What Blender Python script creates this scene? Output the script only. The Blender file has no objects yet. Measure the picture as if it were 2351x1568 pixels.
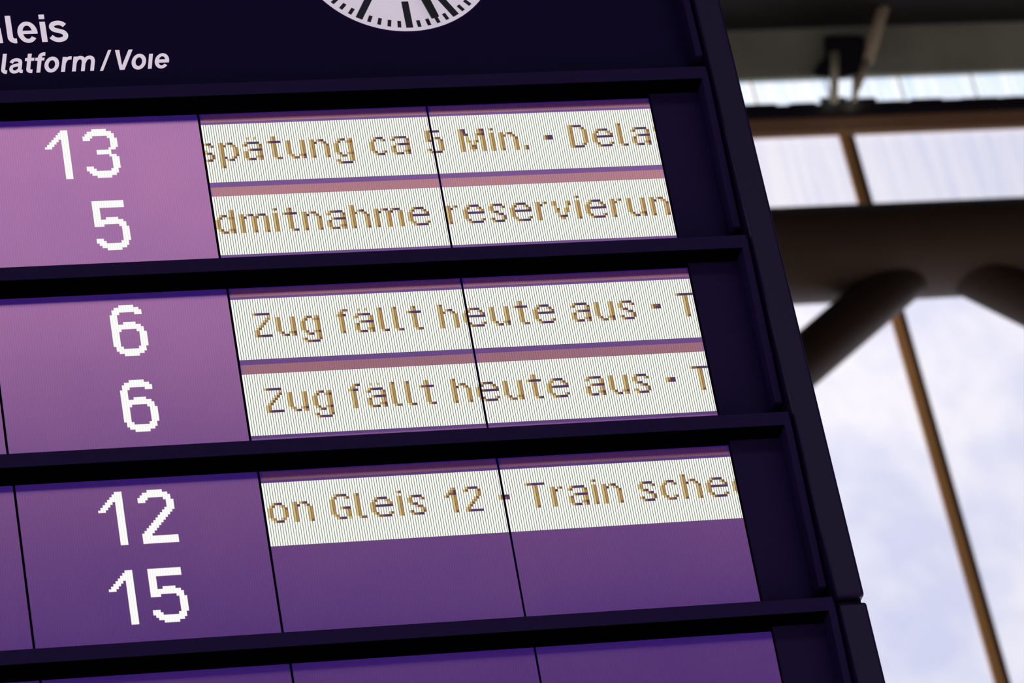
import bpy, bmesh, math, random
from mathutils import Vector, Matrix

# ------------------------------------------------------------------ units
# Board coordinates: u to the right, v up, z away from the hall (one unit = one LCD column, 3.5 mm).
S = 0.0035
ZG = 5.32                       # height of v = 0 above the floor
def P(u, v, z): return Vector((u * S, z * S, v * S + ZG))

# ------------------------------------------------------------------ camera
scene = bpy.context.scene
cd = bpy.data.cameras.new('camera'); cam = bpy.data.objects.new('camera', cd)
scene.collection.objects.link(cam); scene.camera = cam
C0 = (-347.7146, -1049.2699, -1522.4558)
RT = (0.96723685, -0.17278683, -0.18600426)      # right, up, forward in (u, v, z)
UP = (0.04804582, 0.84400136, -0.5341847)
FW = (0.24928793, 0.5077464, 0.82465091)
def axis(a): return Vector((a[0], a[2], a[1])).normalized()
M = Matrix((axis(RT), axis(UP), -axis(FW))).transposed().to_4x4()
M.translation = P(*C0)
cam.matrix_world = M
cd.sensor_width = 36.0
cd.lens = 10451.05 / 2351 * 36.0
cd.clip_start = 0.1; cd.clip_end = 400
cd.dof.use_dof = True
cd.dof.focus_distance = 1850 * S
cd.dof.aperture_fstop = 10.0

# ------------------------------------------------------------------ world and light
scene.view_settings.view_transform = 'Standard'
scene.view_settings.look = 'None'
scene.view_settings.gamma = 1.0
scene.view_settings.use_curve_mapping = False
scene.view_settings.exposure = 0.0
w = bpy.data.worlds.new('sky'); scene.world = w; w.use_nodes = True
nt = w.node_tree; nt.nodes.clear()
wo = nt.nodes.new('ShaderNodeOutputWorld'); bg = nt.nodes.new('ShaderNodeBackground')
tc = nt.nodes.new('ShaderNodeTexCoord'); nz = nt.nodes.new('ShaderNodeTexNoise'); cr = nt.nodes.new('ShaderNodeValToRGB')
nz.inputs['Scale'].default_value = 5.0; nz.inputs['Detail'].default_value = 5.0
cr.color_ramp.elements[0].position = 0.35; cr.color_ramp.elements[0].color = (0.88, 0.90, 1.0, 1)
cr.color_ramp.elements[1].position = 0.65; cr.color_ramp.elements[1].color = (1.0, 0.99, 1.0, 1)
nt.links.new(tc.outputs['Generated'], nz.inputs['Vector']); nt.links.new(nz.outputs['Fac'], cr.inputs['Fac'])
nt.links.new(cr.outputs['Color'], bg.inputs['Color']); nt.links.new(bg.outputs['Background'], wo.inputs['Surface'])
bg.inputs['Strength'].default_value = 1.15
sd = bpy.data.lights.new('sun', 'SUN'); sd.energy = 18.0; sd.color = (1.0, 0.86, 0.68); sd.angle = math.radians(3)
sun = bpy.data.objects.new('sun', sd); scene.collection.objects.link(sun)
sun.rotation_euler = Vector((0.35, 1.0, 0.62)).to_track_quat('Z', 'Y').to_euler()

# ------------------------------------------------------------------ materials
def srgb(c):
    return tuple((x / 255 / 12.92) if x / 255 <= 0.04045 else ((x / 255 + 0.055) / 1.055) ** 2.4 for x in c)
def mat(name, base, rough=0.5, metal=0.0, spec=0.5, emis=None, es=1.0, noise=0.0, nscale=3.0, bump=0.0):
    m = bpy.data.materials.new(name); m.use_nodes = True
    b = m.node_tree.nodes['Principled BSDF']; N = m.node_tree.nodes; L = m.node_tree.links
    b.inputs['Base Color'].default_value = (*base, 1); b.inputs['Roughness'].default_value = rough
    b.inputs['Metallic'].default_value = metal; b.inputs['Specular IOR Level'].default_value = spec
    if emis:
        b.inputs['Emission Color'].default_value = (*emis, 1); b.inputs['Emission Strength'].default_value = es
    if noise or bump:
        t = N.new('ShaderNodeTexCoord'); n = N.new('ShaderNodeTexNoise')
        n.inputs['Scale'].default_value = nscale; n.inputs['Detail'].default_value = 4
        L.new(t.outputs['Object'], n.inputs['Vector'])
        if noise:
            r = N.new('ShaderNodeValToRGB'); L.new(n.outputs['Fac'], r.inputs['Fac'])
            r.color_ramp.elements[0].position = 0.3; r.color_ramp.elements[1].position = 0.7
            r.color_ramp.elements[0].color = (*[x * (1 - noise) for x in base], 1)
            r.color_ramp.elements[1].color = (*[min(1, x * (1 + noise)) for x in base], 1)
            L.new(r.outputs['Color'], b.inputs['Base Color'])
        if bump:
            bp = N.new('ShaderNodeBump'); bp.inputs['Strength'].default_value = bump
            bp.inputs['Distance'].default_value = 0.01
            L.new(n.outputs['Fac'], bp.inputs['Height']); L.new(bp.outputs['Normal'], b.inputs['Normal'])
    return m
def light_mat(name, c, s=1.0):
    m = mat(name, (0.02, 0.02, 0.02), 0.4, emis=c, es=s); return m

def lcd_mat(name, tint, glow, rough=0.30, stripe=0.12):
    """unlit liquid crystal: a tinted mirror-like layer over a faint violet backlight, in fine upright ribs, with smears"""
    m = bpy.data.materials.new(name); m.use_nodes = True
    N = m.node_tree.nodes; L = m.node_tree.links; b = N['Principled BSDF']
    t = N.new('ShaderNodeTexCoord'); sx = N.new('ShaderNodeSeparateXYZ'); L.new(t.outputs['Object'], sx.inputs[0])
    mu = N.new('ShaderNodeMath'); mu.operation = 'MULTIPLY'; mu.inputs[1].default_value = 2 * math.pi / (1.006 * S)
    L.new(sx.outputs['X'], mu.inputs[0])
    si = N.new('ShaderNodeMath'); si.operation = 'SINE'; L.new(mu.outputs[0], si.inputs[0])
    mp = N.new('ShaderNodeMapRange'); mp.inputs['From Min'].default_value = -1; mp.inputs['From Max'].default_value = 1
    L.new(si.outputs[0], mp.inputs['Value'])
    mx = N.new('ShaderNodeMix'); mx.data_type = 'RGBA'; L.new(mp.outputs[0], mx.inputs['Factor'])
    a = tuple(x * (1 + stripe * k) for x, k in zip(tint, (1, .3, -.9)))
    c = tuple(x * (1 - stripe * k) for x, k in zip(tint, (1, .3, -.9)))
    mx.inputs['A'].default_value = (*a, 1); mx.inputs['B'].default_value = (*c, 1)
    n = N.new('ShaderNodeTexNoise'); n.inputs['Scale'].default_value = 5.0; n.inputs['Detail'].default_value = 3
    L.new(t.outputs['Object'], n.inputs['Vector'])
    r = N.new('ShaderNodeValToRGB'); r.color_ramp.elements[0].position = 0.3; r.color_ramp.elements[1].position = 0.7
    r.color_ramp.elements[0].color = (0.86, 0.86, 0.92, 1); r.color_ramp.elements[1].color = (1, 0.98, 0.96, 1)
    L.new(n.outputs['Fac'], r.inputs['Fac'])
    m2 = N.new('ShaderNodeMix'); m2.data_type = 'RGBA'; m2.blend_type = 'MULTIPLY'; m2.inputs['Factor'].default_value = 1
    L.new(mx.outputs['Result'], m2.inputs['A']); L.new(r.outputs['Color'], m2.inputs['B'])
    L.new(m2.outputs['Result'], b.inputs['Base Color'])
    b.inputs['Metallic'].default_value = 0.82; b.inputs['Roughness'].default_value = rough
    b.inputs['Emission Color'].default_value = (*glow, 1); b.inputs['Emission Strength'].default_value = 1.0
    return m

NAVY = mat('navy_paint', (0.024, 0.014, 0.095), 0.5, spec=0.07)
NAVYH = mat('navy_header', (0.012, 0.006, 0.065), 0.45, spec=0.08)
NAVYP = mat('navy_cover', (0.020, 0.011, 0.075), 0.36, spec=0.2)
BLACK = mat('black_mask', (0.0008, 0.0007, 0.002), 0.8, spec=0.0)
GAP = mat('black_gap', (0.002, 0.0015, 0.003), 0.6, spec=0.15)
LCD = lcd_mat('lcd_violet', (0.60, 0.27, 0.38), (0.008, 0.001, 0.12), rough=0.19)
LCDD = lcd_mat('lcd_violet_dim', (0.30, 0.15, 0.27), (0.014, 0.003, 0.11), rough=0.22)
GHOST = lcd_mat('lcd_rose', (0.72, 0.37, 0.24), (0.035, 0.006, 0.05), rough=0.22, stripe=0.03)
WHITE = light_mat('lit_cell', (0.95, 0.975, 0.90))
WHITED = light_mat('lit_digit_cell', (0.98, 0.985, 0.96))
BACKL = light_mat('cell_gap', (0.010, 0.010, 0.022))
BACKD = light_mat('digit_gap', (0.42, 0.42, 0.50))
CY = light_mat('cell_pale_yellow', (0.66, 0.50, 0.17))
CT = light_mat('cell_tan', (0.42, 0.235, 0.075))
CB = light_mat('cell_brown', (0.20, 0.085, 0.05))
CP = light_mat('cell_plum', (0.065, 0.024, 0.095))
LETTER = mat('pale_lettering', (0.62, 0.54, 0.64), 0.55, spec=0.2, emis=(0.56, 0.50, 0.59), es=0.95)  # glow added to the letters to lift their brightness
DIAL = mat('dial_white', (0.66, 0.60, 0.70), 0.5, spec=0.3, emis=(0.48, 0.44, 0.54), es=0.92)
MARK = mat('mark_navy', (0.02, 0.017, 0.05), 0.5)
HAND = mat('hand_black', (0.004, 0.003, 0.01), 0.4)

# ------------------------------------------------------------------ helpers
COL = scene.collection
def obj(name, bm, mats, parent=None, loc=None, bevel=0.0, smooth=False):
    """bm in world coordinates; loc becomes the origin"""
    loc = Vector(loc) if loc is not None else (Vector(parent['org']) if parent is not None and 'org' in parent else Vector((0, 0, 0)))
    me = bpy.data.meshes.new(name)
    bm.transform(Matrix.Translation(-loc)); 
    bmesh.ops.recalc_face_normals(bm, faces=bm.faces) if not getattr(bm, 'keep', False) else None
    bm.to_mesh(me); bm.free()
    for m in (mats if isinstance(mats, (list, tuple)) else [mats]): me.materials.append(m)
    if smooth:
        for p in me.polygons: p.use_smooth = True
    o = bpy.data.objects.new(name, me); COL.objects.link(o)
    if parent is not None:
        o.parent = parent
        base = OR[parent.name]; o.location = loc - base
    else: o.location = loc
    OR[o.name] = loc
    if bevel:
        b = o.modifiers.new('bevel', 'BEVEL'); b.width = bevel; b.segments = 2; b.limit_method = 'ANGLE'
    return o
OR = {}
def thing(name, label, cat, loc, group=None):
    o = bpy.data.objects.new(name, None); COL.objects.link(o); o.location = loc
    o['label'] = label; o['category'] = cat
    if group: o['group'] = group
    OR[o.name] = Vector(loc); return o
def tag(o, label, cat, group=None, kind=None):
    o['label'] = label; o['category'] = cat
    if group: o['group'] = group
    if kind: o['kind'] = kind
    return o
def part(name, bm, mats, parent, **k): return obj(name, bm, mats, parent, loc=OR[parent.name], **k)

def hexa(bm, c, mi=0):
    """c: eight corners, bottom ring then top ring"""
    v = [bm.verts.new(x) for x in c]
    for f in ((3, 2, 1, 0), (4, 5, 6, 7), (0, 1, 5, 4), (1, 2, 6, 5), (2, 3, 7, 6), (3, 0, 4, 7)):
        bm.faces.new([v[i] for i in f]).material_index = mi
def box(bm, F, a0, a1, b0, b1, c0, c1, mi=0):
    """box in the local coordinates of the mapping F(a, b, c)"""
    hexa(bm, [F(a0, b0, c0), F(a1, b0, c0), F(a1, b1, c0), F(a0, b1, c0), F(a0, b0, c1), F(a1, b0, c1), F(a1, b1, c1), F(a0, b1, c1)], mi)
def quad(bm, F, a0, a1, b0, b1, c, mi=0):
    f = bm.faces.new([bm.verts.new(F(*q)) for q in ((a0, b1, c), (a1, b1, c), (a1, b0, c), (a0, b0, c))]); f.material_index = mi
def tube(bm, p0, p1, r, n=24, r1=None):
    p0, p1 = Vector(p0), Vector(p1); d = (p1 - p0).normalized()
    a = d.orthogonal().normalized(); b = d.cross(a); r1 = r if r1 is None else r1
    A = [bm.verts.new(p0 + (a * math.cos(t) + b * math.sin(t)) * r) for t in [2 * math.pi * i / n for i in range(n)]]
    B = [bm.verts.new(p1 + (a * math.cos(t) + b * math.sin(t)) * r1) for t in [2 * math.pi * i / n for i in range(n)]]
    for i in range(n): bm.faces.new((A[i], A[(i + 1) % n], B[(i + 1) % n], B[i]))
    bm.faces.new(A[::-1]); bm.faces.new(B)

H = 85.797; TL = 0.0598            # module pitch; lean of a module's face
def mod(m):
    return lambda u, h, wv: P(u, -(m * H + h), TL * h - wv)
flat = lambda u, v, z: P(u, v, z)

# ------------------------------------------------------------------ the hall (setting)
HALLX = (-22.0, 20.0)
FLOOR = mat('hall_floor', (0.34, 0.30, 0.27), 0.55, noise=0.2, nscale=1.5)
WALLM = mat('dark_plaster', (0.10, 0.09, 0.09), 0.7, noise=0.2, nscale=0.8)
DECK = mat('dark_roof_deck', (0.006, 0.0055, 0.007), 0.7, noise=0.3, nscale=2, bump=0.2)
ZC = 2577.0 * S + ZG                # underside of the roof deck
bm = bmesh.new(); box(bm, lambda a, b, c: Vector((a, b, c)), *HALLX, -30, 12.6, -0.3, 0.0)
o = obj('floor', bm, FLOOR); o['kind'] = 'structure'; o['label'] = 'dark stone floor of the station hall'
bm = bmesh.new(); box(bm, lambda a, b, c: Vector((a, b, c)), HALLX[0] - .3, HALLX[1] + .3, -30.3, -30, 0, ZC)
o = obj('wall_back', bm, WALLM); o['kind'] = 'structure'; o['label'] = 'dark end wall of the hall'
for nm, x in (('wall_left', HALLX[0] - .3), ('wall_right', HALLX[1])):
    bm = bmesh.new(); box(bm, lambda a, b, c: Vector((a, b, c)), x, x + .3, -30, 12.6, 0, ZC)
    o = obj(nm, bm, WALLM); o['kind'] = 'structure'; o['label'] = 'dark side wall of the hall'
SKY0, SKY1 = -21.2, -13.6           # unseen roof opening, added and shaped for the fade reflected in the screens
bm = bmesh.new()
for y0, y1 in ((-30.3, SKY0), (SKY1, 12.44)):
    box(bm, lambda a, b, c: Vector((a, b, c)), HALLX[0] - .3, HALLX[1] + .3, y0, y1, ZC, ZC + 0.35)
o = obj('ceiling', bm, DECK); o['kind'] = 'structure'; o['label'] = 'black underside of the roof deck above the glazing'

def pane_mat(name, c0, c1, scale, stretch=(1, 1, 1), ribs=0.0):
    m = bpy.data.materials.new(name); m.use_nodes = True; N = m.node_tree.nodes; L = m.node_tree.links
    N.clear(); out = N.new('ShaderNodeOutputMaterial')
    t = N.new('ShaderNodeTexCoord'); mp = N.new('ShaderNodeMapping'); mp.inputs['Scale'].default_value = stretch
    L.new(t.outputs['Object'], mp.inputs['Vector'])
    n = N.new('ShaderNodeTexNoise'); n.inputs['Scale'].default_value = scale; n.inputs['Detail'].default_value = 3
    n.inputs['Roughness'].default_value = 0.6
    L.new(mp.outputs[0], n.inputs['Vector'])
    r = N.new('ShaderNodeValToRGB'); r.color_ramp.elements[0].position = 0.36; r.color_ramp.elements[1].position = 0.62
    r.color_ramp.elements[0].color = (*c0, 1); r.color_ramp.elements[1].color = (*c1, 1)
    L.new(n.outputs['Fac'], r.inputs['Fac'])
    tr = N.new('ShaderNodeBsdfTransparent'); gl = N.new('ShaderNodeBsdfGlossy'); gl.inputs['Roughness'].default_value = 0.15
    mx = N.new('ShaderNodeMixShader'); mx.inputs[0].default_value = 0.03
    L.new(r.outputs['Color'], tr.inputs['Color']); L.new(tr.outputs[0], mx.inputs[1]); L.new(gl.outputs[0], mx.inputs[2])
    L.new(mx.outputs[0], out.inputs['Surface']); return m
PANE = pane_mat('dusty_glass', (0.79, 0.80, 0.89), (0.91, 0.90, 0.93), 1.3)
PANEU = pane_mat('streaked_glass', (0.81, 0.81, 0.87), (0.86, 0.85, 0.88), 1.6, (12, 1, .5))
CLEAR = pane_mat('clear_glass', (0.86, 0.93, 1.0), (1.0, 1.0, 1.0), 4, (6, 1, .3))
BARM = mat('brown_glazing_bar', (0.70, 0.42, 0.17), 0.5, noise=0.12, nscale=2)
BARD = mat('dark_bar_shade', (0.035, 0.022, 0.016), 0.6)  # shade of the bar's right side, put into a dark colour
TUBEM = mat('dark_brown_steel', (0.055, 0.038, 0.030), 0.6, spec=0.25, noise=0.15, nscale=2)
GUT = mat('dark_navy_gutter', (0.010, 0.010, 0.022), 0.5)
BRN = mat('brown_flange', (0.38, 0.24, 0.16), 0.55)
TANM = mat('tan_edge_trim', (0.85, 0.62, 0.44), 0.5)
FASC = mat('grey_green_fascia', (0.36, 0.41, 0.38), 0.38, noise=0.25, nscale=1.5)
BEIGE = mat('beige_strut', (0.40, 0.36, 0.29), 0.5)
PALE = mat('pale_strut', (0.6, 0.62, 0.52), 0.5)

T5 = math.tan(math.radians(5))
def far(u, v, d=0.0):              # the far glazed wall, leaning out 5 degrees; d = towards the hall
    return P(u, v, 3500 + T5 * (v - 2000) - d)
def fa(u, v, d=0.0):               # the same, v measured along the sight line from the hall floor
    return far(u - 0.449 * d, v - 0.735 * d, d)
# main glazing: sheets between bars 480 apart
UB = [1717 + 440 * k for k in range(-17, 10)]
win = thing('window_1', 'large far wall of dusty pale glass panes between brown bars', 'window', far(1717, -1500))
del win['category']; win['kind'] = 'structure'
rows = [(-1500, -560), (-545, 395), (410, 1350)]
for i in range(len(UB) - 1):
    for r0, r1 in [(-1500, -560), (-552, 395), (403, 1250), (1258, 2100)]:
        bm = bmesh.new(); box(bm, far, UB[i] + 4, UB[i + 1] - 4, r0, r1, -2, 2)
        part('pane', bm, PANE, win)
    bm = bmesh.new(); box(bm, far, UB[i] + 4, UB[i + 1] - 4, 2108, 2377, -2, 2)
    part('pane', bm, PANEU, win)
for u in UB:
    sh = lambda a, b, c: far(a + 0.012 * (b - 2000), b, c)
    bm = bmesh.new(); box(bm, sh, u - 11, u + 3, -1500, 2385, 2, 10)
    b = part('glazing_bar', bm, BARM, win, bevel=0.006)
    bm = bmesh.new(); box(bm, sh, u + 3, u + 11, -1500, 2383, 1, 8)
    part('shade_strip', bm, BARD, b)  # dark strip standing in for the bar's shaded right side
# clerestory strip of clear glass above the gutter
win2 = thing('window_2', 'narrow bright strip of clear glass above the dark gutter', 'window', far(1717, 2436))
del win2['category']; win2['kind'] = 'structure'
for i in range(len(UB) - 1):
    for j in range(4):
        a = UB[i] + (UB[i + 1] - UB[i]) * j / 4
        bm = bmesh.new(); box(bm, far, a + 1.5, a + 108.5, 2434, 2485, -2, 2); part('pane', bm, CLEAR, win2)
        bm = bmesh.new(); box(bm, far, a - 0.6, a + 0.6, 2434, 2485, -2, 3); part('mullion', bm, PALE, win2)

# eaves: gutter beam, brown flange, tan trim
U0, U1 = UB[0], UB[-1]
g = thing('eaves_beam', 'long dark navy eaves beam with a tan lower edge, under the bright glass strip', 'beam', far(1717, 2375))
bm = bmesh.new(); box(bm, fa, U0, U1, 2412, 2437, 2, 12); part('gutter', bm, GUT, g, bevel=0.02)
bm = bmesh.new(); box(bm, fa, U0, U1, 2386, 2412, 2, 8); part('brown_web', bm, BRN, g, bevel=0.008)
bm = bmesh.new(); box(bm, fa, U0, U1, 2376.5, 2387.5, 2, 10); part('tan_trim', bm, TANM, g, bevel=0.014)
bm = bmesh.new()
box(bm, fa, 1700, 1742, 2436, 2448, 2, 11); box(bm, fa, 1742, 1786, 2436, 2445, 2, 11)
part('bearing_plate', bm, GUT, g, bevel=0.02)
random.seed(3)
bm = bmesh.new(); u = U0
while u < U1:
    L_ = random.uniform(20, 60); box(bm, fa, u, u + L_, 2436, 2436 + random.uniform(1, 5), 3, 10); u += L_ + random.uniform(5, 30)
o = part('leaf_litter', bm, GUT, g, bevel=0.006); o['kind'] = 'stuff'

f_ = thing('roof_fascia', 'grey green fascia panel below the black roof deck', 'fascia', far(1717, 2480))
for k in range(-6, 5):
    bm = bmesh.new(); a = 1717 + 1100 * k
    box(bm, far, a - 548, a + 548, 2481, 2576, -6, 4); part('panel', bm, FASC, f_, bevel=0.02)
br = thing('roof_bracket', 'dark bracket with pale struts hanging in front of the grey fascia', 'bracket', far(1750, 2480))
bm = bmesh.new()
vv = [(1700, 2486), (1722, 2482), (1738, 2479), (1772, 2486), (1790, 2520), (1796, 2560), (1735, 2562), (1728, 2520), (1712, 2508)]
fr = [bm.verts.new(fa(a, b, 30)) for a, b in vv]; bk = [bm.verts.new(fa(a, b, 6)) for a, b in vv]
bm.faces.new(fr); bm.faces.new(bk[::-1])
for i in range(len(vv)): bm.faces.new((fr[i], bk[i], bk[(i + 1) % len(vv)], fr[(i + 1) % len(vv)]))
part('bracket_plate', bm, GUT, br, bevel=0.02)
def rod(name, a, b, r, m, par, r1=None):
    bm = bmesh.new(); tube(bm, a, b, r * S, 12, None if r1 is None else r1 * S); return part(name, bm, m, par, smooth=True)
rod('long_strut', fa(1872, 2680, 40), fa(1790, 2512, 40), 9.5, BEIGE, br, 8)
rod('strut_foot', fa(1791, 2516, 40), fa(1762, 2462, 36), 6.0, BEIGE, br, 5)
rod('strut_foot', fa(1744, 2528, 36), fa(1722, 2440, 30), 6.5, PALE, br, 6)
rod('strut_foot', fa(1766, 2482, 34), fa(1752, 2440, 30), 6.5, PALE, br, 4)
# tubular truss in front of the glass
def tr(u, v): return P(u, v, 3363.6 + T5 * (v - 2071.5))
t = thing('tubular_truss', 'thick dark brown steel tube truss with slanting braces across the far glazing', 'truss', tr(1731, 2005))
bm = bmesh.new(); tube(bm, tr(-5600, 2071.5), tr(5400, 2071.5), 66 * S, 48); part('top_chord', bm, TUBEM, t, smooth=True)
bm = bmesh.new(); tube(bm, tr(-5600, 1010), tr(5400, 1010), 60 * S, 32); part('bottom_chord', bm, TUBEM, t, smooth=True)
DU = (2071.5 - 1010) / 0.772
for k in range(-2, 2):
    n = 1731.5 + 2 * DU * k
    for sgn in (-1, 1):
        a = n + sgn * DU
        if abs(a) < 5600:
            bm = bmesh.new(); tube(bm, tr(n, 2066), tr(a, 1010), 34.5 * S, 40); part('brace', bm, TUBEM, t, smooth=True)
# ------------------------------------------------------------------ the board: housing
PZ = -11.6                          # front of the side cover
case = thing('side_cover', 'dark navy metal side cover running down the right edge of the board', 'cover', P(225, -560, 0))
bm = bmesh.new(); box(bm, flat, 219.3, 230.9, -244.6, 170, PZ, 58); part('upper_cover', bm, NAVYP, case, bevel=0.0045)
bm = bmesh.new(); box(bm, flat, 219.3, 230.9, -560, -247.4, PZ, 58); part('lower_cover', bm, NAVYP, case, bevel=0.0045)
bm = bmesh.new(); box(bm, flat, 219.9, 229.6, -250, -240, PZ + 3, 55); part('joint_strip', bm, GAP, case)
hs = thing('board_housing', 'black box behind the display rows, seen only as dark gaps', 'housing', P(-100, -560, 20))
bm = bmesh.new(); box(bm, flat, -420, 219.2, -560, 170, 10, 58); part('back_box', bm, GAP, hs)
bm = bmesh.new(); box(bm, flat, 218.3, 219.2, -560, 170, -3.0, 10); part('gap_strip', bm, GAP, hs)

# ------------------------------------------------------------------ glyphs of the text lines (one character = one cell)
G = {}
def glyph(ch, rows):
    """rows: {first row: pattern or list}; row 1 = ascender line, row 10 = baseline row"""
    g = {}
    for k, v in rows.items():
        ks = k if isinstance(k, tuple) else (k, k)
        for r in range(ks[0], ks[1] + 1): g[r] = v
    G[ch] = g
glyph('s', {3: '.#####.', 4: '##...##', 5: '##.....', 6: '.###...', 7: '...###.', 8: '.....##', 9: '##...##', 10: '.#####.'})
glyph('e', {3: '..#####..', 4: '.##...##.', 5: '##.....##', 6: '#########', (7, 8): '##.......', 9: '.##....##', 10: '..######.'})
glyph('n', {3: '##.###..', 4: '###..##.', (5, 10): '##....##'})
glyph('h', {(1, 2): '##......', 3: '##.###..', 4: '###..##.', (5, 10): '##....##'})
glyph('p', {3: '##.###..', 4: '###..##.', (5, 8): '##....##', 9: '###..##.', 10: '##.###..', (11, 13): '##......'})
A_ = {3: '.######.', 4: '##....##', 5: '......##', 6: '..######', (7, 8): '##....##', 9: '##...###', 10: '.####.##'}
glyph('a', A_); glyph('ä', {**A_, 1: '..#..#..'})
glyph('t', {(1, 2): '..##..', 3: '######', (4, 9): '..##..', 10: '...###'})
glyph('u', {(3, 8): '##....##', 9: '.##..###', 10: '..###.##'})
glyph('g', {3: '..###.##', 4: '.##..###', (5, 8): '##....##', 9: '.##..###', 10: '..###.##', 11: '......##', 12: '##....##', 13: '.######.'})
glyph('d', {(1, 2): '......##', 3: '..###.##', 4: '.##..###', (5, 8): '##....##', 9: '.##..###', 10: '..###.##'})
glyph('c', {3: '..####.', 4: '.##..##', (5, 8): '##.....', 9: '.##..##', 10: '..####.'})
glyph('o', {3: '..####..', 4: '.##..##.', (5, 8): '##....##', 9: '.##..##.', 10: '..####..'})
glyph('5', {1: '######.', (2, 3): '##.....', 4: '##.###.', 5: '###..##', (6, 8): '.....##', 9: '##...##', 10: '.#####.'})
glyph('M', {(1, 2): '###.....###', 3: '####...####', (4, 5): '##.#...#.##', 6: '##.##.##.##', 7: '##..#.#..##', (8, 9): '##..###..##', 10: '##...#...##'})
glyph('i', {1: '##', (3, 10): '##'})
glyph('.', {(9, 10): '##'})
glyph('*', {(5, 6): '####'})
glyph('D', {1: '######..', 2: '##...##.', (3, 8): '##....##', 9: '##...##.', 10: '######..'})
glyph('l', {(1, 9): '##..', 10: '.###'})
glyph('m', {3: '##.###.####.', 4: '###..###..##', (5, 10): '##...##...##'})
glyph('r', {3: '##.##', 4: '###..', (5, 10): '##...'})
glyph('v', {(3, 4): '##....##', 5: '.#....#.', (6, 7): '.##..##.', 8: '..#..#..', 9: '..####..', 10: '...##...'})
glyph('Z', {1: '#######', 2: '......#', 3: '.....##', 4: '....##.', 5: '...##..', 6: '..##...', 7: '.##....', (8, 9): '##.....', 10: '#######'})
glyph('f', {1: '..###', 2: '.##..', 3: '####.', (4, 10): '.##..'})
glyph('T', {1: '########', (2, 10): '...##...'})
glyph('G', {1: '..#####.', 2: '.##...##', (3, 5): '##......', 6: '##..####', (7, 8): '##....##', 9: '.##...##', 10: '..####.#'})
glyph('1', {1: '...##', 2: '..###', 3: '.####', 4: '##.##', (5, 10): '...##'})
glyph('2', {1: '.#####.', 2: '##...##', (3, 4): '.....##', 5: '....##.', 6: '...##..', 7: '..##...', 8: '.##....', 9: '##.....', 10: '#######'})
glyph('y', {(3, 4): '#'})
NC = 96; PC = 1.006; RH = 1.1038; NR = 25
def bitmap(chars):
    """chars: [(glyph, column over both panels)] -> set of dark (row, column)"""
    d = set()
    for ch, c0 in chars:
        for r, pat in G[ch].items():
            for i, x in enumerate(pat):
                if x == '#' and 0 <= c0 + i < 2 * NC: d.add((r + 5, c0 + i))
    return d
B = NC
LINES = {
 (0, 0): [('s', -3), ('p', 6), ('ä', 16), ('t', 26), ('u', 34), ('n', 44), ('g', 54), ('c', 69), ('a', 78), ('5', 93), ('M', B + 11), ('i', B + 24),
          ('n', B + 28), ('.', B + 38), ('*', B + 47), ('D', B + 58), ('e', B + 68), ('l', B + 79), ('a', B + 85), ('y', B + 95)],
 (0, 1): [('d', 0), ('m', 10), ('i', 24), ('t', 28), ('n', 36), ('a', 46), ('h', 56), ('m', 66), ('e', 80), ('r', B), ('e', B + 7), ('s', B + 18), ('e', B + 27),
          ('r', B + 38), ('v', B + 45), ('i', B + 55), ('e', B + 59), ('r', B + 70), ('u', B + 77), ('n', B + 87)],
 (1, 0): [('Z', 8), ('u', 17), ('g', 27), ('f', 42), ('ä', 49), ('l', 59), ('l', 65), ('t', 71), ('h', 84), ('e', 94), ('u', B + 9), ('t', B + 19), ('e', B + 27),
          ('a', B + 43), ('u', B + 53), ('s', B + 63), ('*', B + 77), ('T', B + 88)],
 (2, 0): [('o', 1), ('n', 11), ('G', 26), ('l', 36), ('e', 42), ('i', 53), ('s', 57), ('1', 72), ('2', 80), ('*', 94), ('T', B + 9), ('r', B + 19), ('a', B + 26),
          ('i', B + 36), ('n', B + 40), ('s', B + 55), ('c', B + 64), ('h', B + 73), ('e', B + 83), ('d', B + 94)],
}
LINES[(1, 1)] = LINES[(1, 0)]
PANEL = {0: (0.0, 96.03), 1: (96.88, 192.98), -1: (-96.62, -0.98), -2: (-194.2, -97.62), -3: (-291.8, -195.2)}
CELL = 0.775

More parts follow.
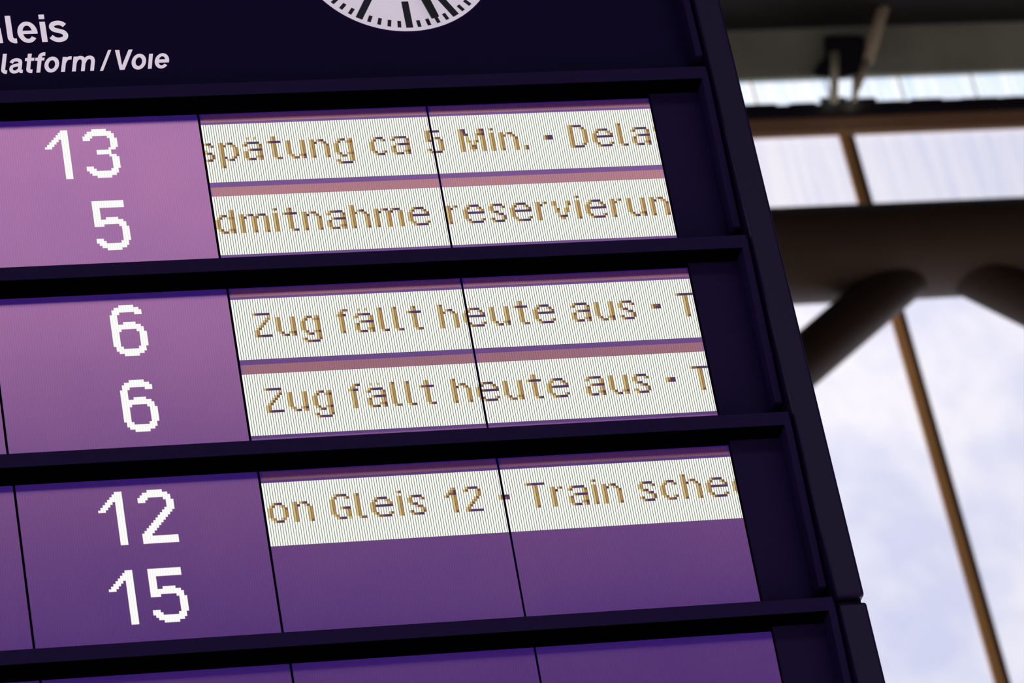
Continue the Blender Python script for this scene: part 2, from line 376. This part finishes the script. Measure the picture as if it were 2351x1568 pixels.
def text_line(m, ln, pn, scr, dark):
    """lit band of cells and the dark cells of the lettering on one panel"""
    F = mod(m); u0, u1 = PANEL[pn]; h0 = 31 * RH * ln
    bmw = bmesh.new()
    quad(bmw, F, u0, u1 - 0.12, h0, h0 + NR * RH, 0.05, 1)
    starts = sorted(c for _, c in LINES[(m, ln)]); per = {}
    for k in range(NC):
        a = u0 + k * PC; b = min(a + PC * CELL, u1 - 0.12)
        gi = max([i for i, c in enumerate(starts) if c <= pn * NC + k] or [0])
        if b <= a + 0.1: continue
        dk = {}
        for r in range(NR):
            if (r, pn * NC + k) in dark:
                run = 1
                while (r, pn * NC + k - run) in dark and run < 6: run += 1
                up = (r - 1, pn * NC + k) in dark; dn = (r + 1, pn * NC + k) in dark
                if run == 1: c = 0
                elif run == 2: c = 1 if (up and dn) or (dn and r == 8) else (2 if not (up or dn) else 1 if random.random() < .3 else 2)
                elif run == 3: c = 2 if random.random() < .35 else 3
                else: c = 3
                dk[r] = (c, run)
        if dk and gi not in per: per[gi] = bmesh.new()
        bmd = per.get(gi)
        r = 0
        while r < NR:
            if r in dk:
                c = dk[r][0]; e = r
                while e + 1 < NR and e + 1 in dk and dk[e + 1][0] == c: e += 1
                # the plum cells close up with their left neighbour
                al = a - PC * (1 - CELL) if dk[r][1] >= 3 and k > 0 else a
                quad(bmd, F, al, b, h0 + r * RH, h0 + (e + 1) * RH, 0.12, c)
                if dk[r][1] == 2 and k > 0: quad(bmd, F, a - PC * (1 - CELL), a, h0 + r * RH, h0 + (e + 1) * RH, 0.12, 3)
                r = e + 1
            else:
                e = r
                while e + 1 < NR and e + 1 not in dk: e += 1
                quad(bmw, F, a, b, h0 + r * RH, h0 + (e + 1) * RH, 0.10, 0); r = e + 1
    o = part('lit_band', bmw, [WHITE, BACKL], scr); o['kind'] = 'stuff'
    for gi in sorted(per): part('letter', per[gi], [CY, CT, CB, CP], scr)

def ghost_strip(m, pn, scr, h0, h1):
    F = mod(m); u0, u1 = PANEL[pn]; bm = bmesh.new()
    for k in range(1, NC):
        a = u0 + k * PC
        if a + PC * .72 < u1 - 0.5: quad(bm, F, a, a + PC * 0.72, h0, h1, 0.06)
    o = part('rose_strip', bm, GHOST, scr); o['kind'] = 'stuff'

# big digits: per column the (first row, last row) spans, 21 rows high
DIG = {
 '1': [[(8, 8)], [(7, 8)], [(6, 8)], [(5, 7)], [(4, 6)], [(3, 5)], [(2, 4)], [(1, 21)], [(1, 21)], [(1, 21)]],
 '3': [[(4, 5), (17, 18)], [(3, 5), (17, 19)], [(2, 5), (17, 20)], [(2, 4), (18, 20)], [(1, 3), (19, 21)]] + [[(1, 3), (10, 11), (19, 21)]] * 5 +
      [[(2, 4), (9, 12), (18, 20)], [(2, 9), (12, 20)], [(3, 9), (12, 19)], [(5, 8), (13, 17)]],
 '5': [[(1, 11), (17, 18)], [(1, 11), (17, 19)], [(1, 11), (17, 20)], [(1, 3), (9, 11), (18, 20)], [(1, 3), (9, 10), (19, 21)]] +
      [[(1, 3), (8, 10), (19, 21)]] * 5 + [[(1, 3), (9, 11), (18, 20)], [(1, 3), (9, 20)], [(1, 3), (10, 19)], [(12, 17)]],
 '6': [[(5, 17)], [(3, 19)], [(2, 20)], [(2, 4), (9, 11), (18, 20)], [(1, 3), (9, 10), (19, 21)]] + [[(1, 3), (8, 10), (19, 21)]] * 5 +
      [[(2, 4), (9, 11), (18, 20)], [(2, 4), (9, 20)], [(3, 4), (10, 19)], [(12, 17)]],
 '2': [[(4, 5), (18, 21)], [(3, 5), (17, 21)], [(2, 5), (16, 21)], [(2, 4), (15, 21)], [(1, 3), (14, 17), (19, 21)], [(1, 3), (13, 16), (19, 21)],
       [(1, 3), (12, 15), (19, 21)], [(1, 3), (11, 14), (19, 21)], [(1, 3), (10, 13), (19, 21)], [(1, 3), (9, 12), (19, 21)],
       [(2, 4), (8, 11), (19, 21)], [(2, 10), (19, 21)], [(3, 9), (19, 21)], [(5, 8), (19, 21)]],
}
def digit(m, ln, ch, u0, scr):
    F = mod(m); bm = bmesh.new(); h0 = 0.05 + 34.0 * ln
    cols = DIG[ch]
    for k, spans in enumerate(cols):
        a = u0 + k * PC
        for r0, r1 in spans:
            quad(bm, F, a, a + PC * 0.93, h0 + (r0 - 1) * RH, h0 + r1 * RH - 0.05, 0.12, 0)
            if k + 1 < len(cols):
                for s0, s1 in cols[k + 1]:
                    lo, hi = max(r0, s0), min(r1, s1)
                    if lo <= hi: quad(bm, F, a + PC * 0.93, a + PC, h0 + (lo - 1) * RH, h0 + hi * RH - 0.05, 0.10, 1)
    part('digit', bm, [WHITED, BACKD], scr)

DIGITS = {0: ['13', ' 5'], 1: [' 6', ' 6'], 2: ['12', '15'], 3: ['', '']}
NAMES = {0: 'topmost display row of the board, showing platforms 13 and 5 beside delay text',
         1: 'second display row of the board, showing two sixes beside cancelled train text',
         2: 'third display row of the board, showing 12 and 15 beside one line of text',
         3: 'bottom display row of the board, its violet screens blank and cut by the frame'}
random.seed(11)
for m in range(0, 5):
    F = mod(m)
    lab = NAMES.get(m, 'blank display row under the lowest visible one, out of frame')
    if m == 4: lab = 'fifth display row, blank, hidden below the picture edge'
    d = thing('display_module', lab, 'display', F(0, 72, 0), 'display rows of the departure board')
    # frame: lip bar along the top, upright rail at the right, back plate
    bm = bmesh.new(); box(bm, F, -400, 217.6, -13.6, -7.5, -4.5, 10); part('lip_bar', bm, NAVY, d, bevel=0.0012)
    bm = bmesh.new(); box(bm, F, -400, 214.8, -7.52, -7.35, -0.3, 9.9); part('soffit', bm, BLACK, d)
    bm = bmesh.new(); box(bm, F, 214.9, 218.0, -11.8, 65.0, -2, 9.85); part('rail', bm, NAVY, d, bevel=0.0012)
    bm = bmesh.new(); box(bm, F, 193.9, 215.2, -7.6, 66, -3, 0.0); part('blank_panel', bm, NAVY, d, bevel=0.0006)
    bm = bmesh.new(); box(bm, F, -400, 193.6, -7.6, 71.8, -3.2, -0.35); part('black_mask', bm, BLACK, d)
    bm = bmesh.new(); box(bm, F, 213.0, 217.8, 65.0, 71.6, -3.0, 3.5); part('latch_block', bm, GAP, d, bevel=0.001)
    bm = bmesh.new(); tube(bm, F(213.6, 68.4, 3.0), F(213.6, 68.4, 4.3), 0.55 * S, 16); part('latch_screw', bm, NAVYP, d, smooth=False)
    panels = (0, 1, -1, -2, -3)
    hb = 64.6
    for pn in panels:
        u0, u1 = PANEL[pn]
        bm = bmesh.new(); box(bm, F, u0, u1, -5.25, hb, -0.6, 0.0)
        s = part('lcd_screen', bm, LCD, d)
        s.location = s.location
        if pn >= 0 and m < 3:
            for ln in (0, 1):
                if (m, ln) in LINES: text_line(m, ln, pn, s, bitmap(LINES[(m, ln)]))
            ghost_strip(m, pn, s, -4.7, -1.15)
            for h0, h1 in ((-1.15, 0), (27.6, 29.9), (61.8, 63.0))[:3 if (m, 1) in LINES else 1]:
                bm = bmesh.new(); quad(bm, F, u0, u1, h0, h1, 0.03); part('dim_strip', bm, LCDD, s)
            if (m, 1) in LINES: ghost_strip(m, pn, s, 29.9, 34.1)
        if pn == -1 and m < 3:
            for ln in (0, 1):
                a, b = DIGITS[m][ln]
                if a != ' ': digit(m, ln, a, -65.62, s)
                digit(m, ln, b, -49.68, s)

# ------------------------------------------------------------------ header with lettering
hd = thing('header_panel', 'dark navy header panel with pale platform lettering above the display rows', 'sign', P(0, 14, 0))
bm = bmesh.new(); box(bm, flat, -400, 215.2, 13.8, 168, 0, 5); part('face_plate', bm, NAVYH, hd, bevel=0.0006)
bm = bmesh.new(); box(bm, flat, 214.9, 218.0, 20.0, 168, -9.6, 2); part('rail', bm, NAVY, hd, bevel=0.0012)
bm = bmesh.new(); box(bm, flat, 213.0, 217.8, 13.9, 20.0, -3.5, 3); part('latch_block', bm, GAP, hd, bevel=0.001)
bm = bmesh.new(); box(bm, flat, -400, 218, 160, 168, -10, 5); part('top_rail', bm, NAVY, hd, bevel=0.0012)

ZK = [0]
def zoff():
    ZK[0] += 1; return -0.20 - 0.02 * (ZK[0] % 4)
def ribbon(bm, pts, wd, skew, ybase, closed=False):
    """flat-ended stroke along pts (u, v), raised slightly off the plate"""
    n = len(pts); Lf, Rt = [], []
    for i, p in enumerate(pts):
        a = pts[i - 1] if (i > 0 or closed) else p; b = pts[(i + 1) % n] if (i < n - 1 or closed) else p
        dx, dy = b[0] - a[0], b[1] - a[1]; l = math.hypot(dx, dy) or 1
        ww = wd[i] if isinstance(wd, list) else wd
        nx, ny = -dy / l * ww / 2, dx / l * ww / 2
        Lf.append((p[0] + nx, p[1] + ny)); Rt.append((p[0] - nx, p[1] - ny))
    sk = lambda q, z: P(q[0] + skew * (q[1] - ybase), q[1], z)
    A = [[bm.verts.new(sk(q, z)) for q in side] for z in (zoff(), 0.05) for side in (Lf, Rt)]
    rng = range(n if closed else n - 1)
    for i in rng:
        j = (i + 1) % n
        bm.faces.new((A[0][i], A[0][j], A[1][j], A[1][i]))
        bm.faces.new((A[0][i], A[2][i], A[2][j], A[0][j])); bm.faces.new((A[1][i], A[1][j], A[3][j], A[3][i]))
    if not closed:
        for i in (0, n - 1): bm.faces.new((A[0][i], A[1][i], A[3][i], A[2][i]))
def arc(cx, cy, rx, ry, a0, a1, n=24):
    return [(cx + rx * math.cos(math.radians(a0 + (a1 - a0) * i / n)), cy + ry * math.sin(math.radians(a0 + (a1 - a0) * i / n))) for i in range(n + 1)]
def poly(bm, pts, skew=0, ybase=0):
    z0 = zoff(); A = [bm.verts.new(P(x + skew * (y - ybase), y, z0)) for x, y in pts]; Bk = [bm.verts.new(P(x + skew * (y - ybase), y, 0.05)) for x, y in pts]
    bm.faces.new(A)
    for i in range(len(pts)): bm.faces.new((A[i], Bk[i], Bk[(i + 1) % len(pts)], A[(i + 1) % len(pts)]))
def smooth_path(p, n=8):
    out = []
    for i in range(len(p) - 1):
        p0 = p[max(i - 1, 0)]; p1 = p[i]; p2 = p[i + 1]; p3 = p[min(i + 2, len(p) - 1)]
        for k in range(n):
            t_ = k / n
            out.append(tuple(0.5 * ((2 * p1[j]) + (-p0[j] + p2[j]) * t_ + (2 * p0[j] - 5 * p1[j] + 4 * p2[j] - p3[j]) * t_ * t_ + (-p0[j] + 3 * p1[j] - 3 * p2[j] + p3[j]) * t_ ** 3) for j in (0, 1)))
    out.append(p[-1]); return out
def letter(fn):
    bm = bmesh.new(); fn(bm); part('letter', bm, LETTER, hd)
# --- first line, baseline 44.7, x-height 54.9, ascender 58.45
b0, xh, asc = 44.7, 54.9, 58.45
def Gc(bm):
    ribbon(bm, arc(-82.6, 51.5, 5.3, 6.0, 48, 318), 2.25, 0, 0); poly(bm, [(-82.6, 52.3), (-76.9, 52.3), (-76.6, 44.8), (-78.6, 44.8), (-78.7, 50.3), (-82.6, 50.3)])
letter(Gc)
letter(lambda bm: ribbon(bm, [(-73.3, asc), (-73.3, 48.2)] + arc(-71.2, 47.6, 2.1, 2.0, 180, 262, 8) + [(-70.75, 45.62)], 2.25, 0, 0))
def ec(bm, cx=-65.92, cy=49.8, rx=3.05, ry=4.4, w_=2.2, sk=0, yb=0, xr=-61.9):
    pts = arc(cx, cy + .05, rx, ry, 0, 322, 40)
    ribbon(bm, pts, [w_ * (1.0 - 0.14 * abs(math.sin(math.radians(a * 322 / 40)))) for a in range(41)], sk, yb)
    poly(bm, [(cx - rx, cy - .75), (cx + rx + w_ * .5, cy - .75), (cx + rx + w_ * .5, cy + .25 + .15), (cx + rx + .2, cy + .75), (cx - rx, cy + .75)][::1], sk, yb)
letter(ec)
def ic(bm): poly(bm, [(-60.38, 44.7), (-58.08, 44.7), (-58.08, 54.85), (-60.38, 54.85)]); poly(bm, [(-60.38, 56.4), (-58.08, 56.4), (-58.08, 58.5), (-60.38, 58.5)])
letter(ic)
SP = [(-50.15, 52.75), (-51.3, 53.75), (-53.0, 54.15), (-55.0, 53.5), (-55.6, 52.15), (-54.8, 50.8), (-52.8, 50.05), (-51.0, 49.2), (-50.25, 47.7), (-51.0, 46.15), (-53.1, 45.45), (-55.0, 45.95), (-56.35, 47.2)]
letter(lambda bm: ribbon(bm, smooth_path(SP), 2.1, 0, 0))
# --- second line, italic: baseline 29.3, x-height 36.75, ascender 39.2
SK = 0.205; YB = 29.3
def L2(fn): letter(fn)
def rb(bm, p, w_=1.62): ribbon(bm, p, w_, SK, YB)
def Pc(bm):
    poly(bm, [(-87.0, 29.3), (-85.3, 29.3), (-85.3, 39.2), (-87.0, 39.2)], SK, YB)
    rb(bm, [(-85.4, 38.4)] + arc(-83.2, 36.0, 1.9, 2.4, 90, -90, 16) + [(-85.4, 33.6)], 1.6)
L2(Pc)
L2(lambda bm: rb(bm, [(-78.6, 39.15), (-78.6, 31.9)] + arc(-77.2, 31.4, 1.4, 1.4, 180, 262, 8) + [(-76.9, 30.0)]))
def ac(bm, x=-76.1):
    rb(bm, smooth_path([(x + .55, 34.6), (x + 1.3, 35.7), (x + 2.7, 36.05), (x + 4.0, 35.5), (x + 4.35, 34.2), (x + 4.35, 31.4)]) + [(x + 4.5, 30.5), (x + 5.0, 30.1), (x + 5.7, 30.1)], 1.5)
    rb(bm, smooth_path([(x + 4.2, 33.6), (x + 2.6, 33.3), (x + 1.1, 32.7), (x + .75, 31.3), (x + 1.6, 30.1), (x + 3.1, 30.1), (x + 4.2, 31.2)]), 1.4)
L2(ac)
def tc_(bm):
    rb(bm, [(-68.2, 38.8), (-68.2, 31.7)] + arc(-66.9, 31.3, 1.3, 1.3, 180, 262, 8) + [(-66.4, 30.0)])
    poly(bm, [(-69.95, 35.35), (-66.1, 35.35), (-66.1, 36.65), (-69.95, 36.65)], SK, YB)
L2(tc_)
def fc(bm):
    rb(bm, [(-63.87, 29.3), (-63.87, 36.7)] + arc(-62.4, 37.0, 1.47, 1.5, 180, 98, 8) + [(-61.75, 38.52)])
    poly(bm, [(-65.66, 35.35), (-61.9, 35.35), (-61.9, 36.65), (-65.66, 36.65)], SK, YB)
L2(fc)
def oc(cx): return lambda bm: ribbon(bm, arc(cx, 33.05, 2.2, 3.1, 0, 351, 39), 1.62, SK, YB, closed=True)
L2(oc(-58.6))
def rc(bm):
    poly(bm, [(-54.46, 29.3), (-52.8, 29.3), (-52.8, 36.6), (-54.35, 36.6)], SK, YB)
    rb(bm, smooth_path([(-53.6, 33.4), (-52.9, 35.2), (-51.8, 36.0), (-50.6, 36.1)]), 1.5)
L2(rc)
def mc(bm):
    x = -49.92
    poly(bm, [(x, 29.3), (x + 1.62, 29.3), (x + 1.62, 36.6), (x + .1, 36.6)], SK, YB)
    for q in (x + .9, x + 4.75):
        rb(bm, smooth_path([(q, 33.6), (q + .6, 35.3), (q + 1.9, 36.1), (q + 3.2, 35.5), (q + 3.65, 34.1), (q + 3.65, 33.0)]) + [(q + 3.65, 29.3)], 1.55)
L2(mc)
L2(lambda bm: poly(bm, [(-38.25, 29.1), (-36.95, 29.1), (-32.2, 39.5), (-33.5, 39.5)]))
L2(lambda bm: poly(bm, [(-29.95, 29.3), (-27.95, 29.3), (-23.3, 39.3), (-24.98, 39.3), (-28.8, 31.25), (-28.87, 39.27), (-30.66, 39.27)]))
L2(oc(-22.25))
L2(lambda bm: poly(bm, [(-18.2, 29.35), (-16.62, 29.35), (-16.62, 36.75), (-18.2, 36.75)], SK, YB))
L2(lambda bm: ec(bm, -12.55, 33.05, 2.2, 3.1, 1.62, SK, YB))

# ------------------------------------------------------------------ station clock let into the header
CX, CY_, = 96.0, 87.98
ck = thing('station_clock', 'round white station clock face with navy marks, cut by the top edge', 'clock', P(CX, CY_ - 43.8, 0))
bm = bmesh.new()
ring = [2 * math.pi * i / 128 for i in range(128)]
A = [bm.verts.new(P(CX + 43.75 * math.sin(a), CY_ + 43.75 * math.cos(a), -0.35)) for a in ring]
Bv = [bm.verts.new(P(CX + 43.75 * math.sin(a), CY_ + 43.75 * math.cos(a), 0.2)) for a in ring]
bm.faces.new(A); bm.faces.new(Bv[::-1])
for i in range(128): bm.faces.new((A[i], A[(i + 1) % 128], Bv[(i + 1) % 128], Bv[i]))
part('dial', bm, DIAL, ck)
for k in range(60):
    a = 2 * math.pi * k / 60; hr = k % 5 == 0
    r0, r1, hw = (28.6, 42.2, 1.5) if hr else (38.8, 42.15, 0.78)
    F = lambda x, r, z, a=a: P(CX + r * math.sin(a) + x * math.cos(a), CY_ + r * math.cos(a) - x * math.sin(a), z)
    bm = bmesh.new(); box(bm, F, -hw, hw, r0, r1, -0.55, -0.3); part('hour_mark' if hr else 'minute_mark', bm, MARK, ck)
def hand(name, ang, r0, r1, w0, w1, z):
    a = math.radians(ang)
    F = lambda x, r, zz: P(CX + r * math.sin(a) + x * math.cos(a), CY_ + r * math.cos(a) - x * math.sin(a), zz)
    bm = bmesh.new()
    hexa(bm, [F(-w0, r0, z), F(w0, r0, z), F(w1, r1, z), F(-w1, r1, z), F(-w0, r0, z - .9), F(w0, r0, z - .9), F(w1, r1, z - .9), F(-w1, r1, z - .9)])
    part(name, bm, HAND, ck, bevel=0.0006)
hand('minute_hand', 164.4, -9, 41.0, 2.5, 1.7, -3.0)
hand('hour_hand', 313.7, -9, 26.5, 3.0, 2.4, -1.6)
bm = bmesh.new(); tube(bm, P(CX, CY_, -0.3), P(CX, CY_, -4.6), 3.2 * S, 24); part('hub', bm, HAND, ck)
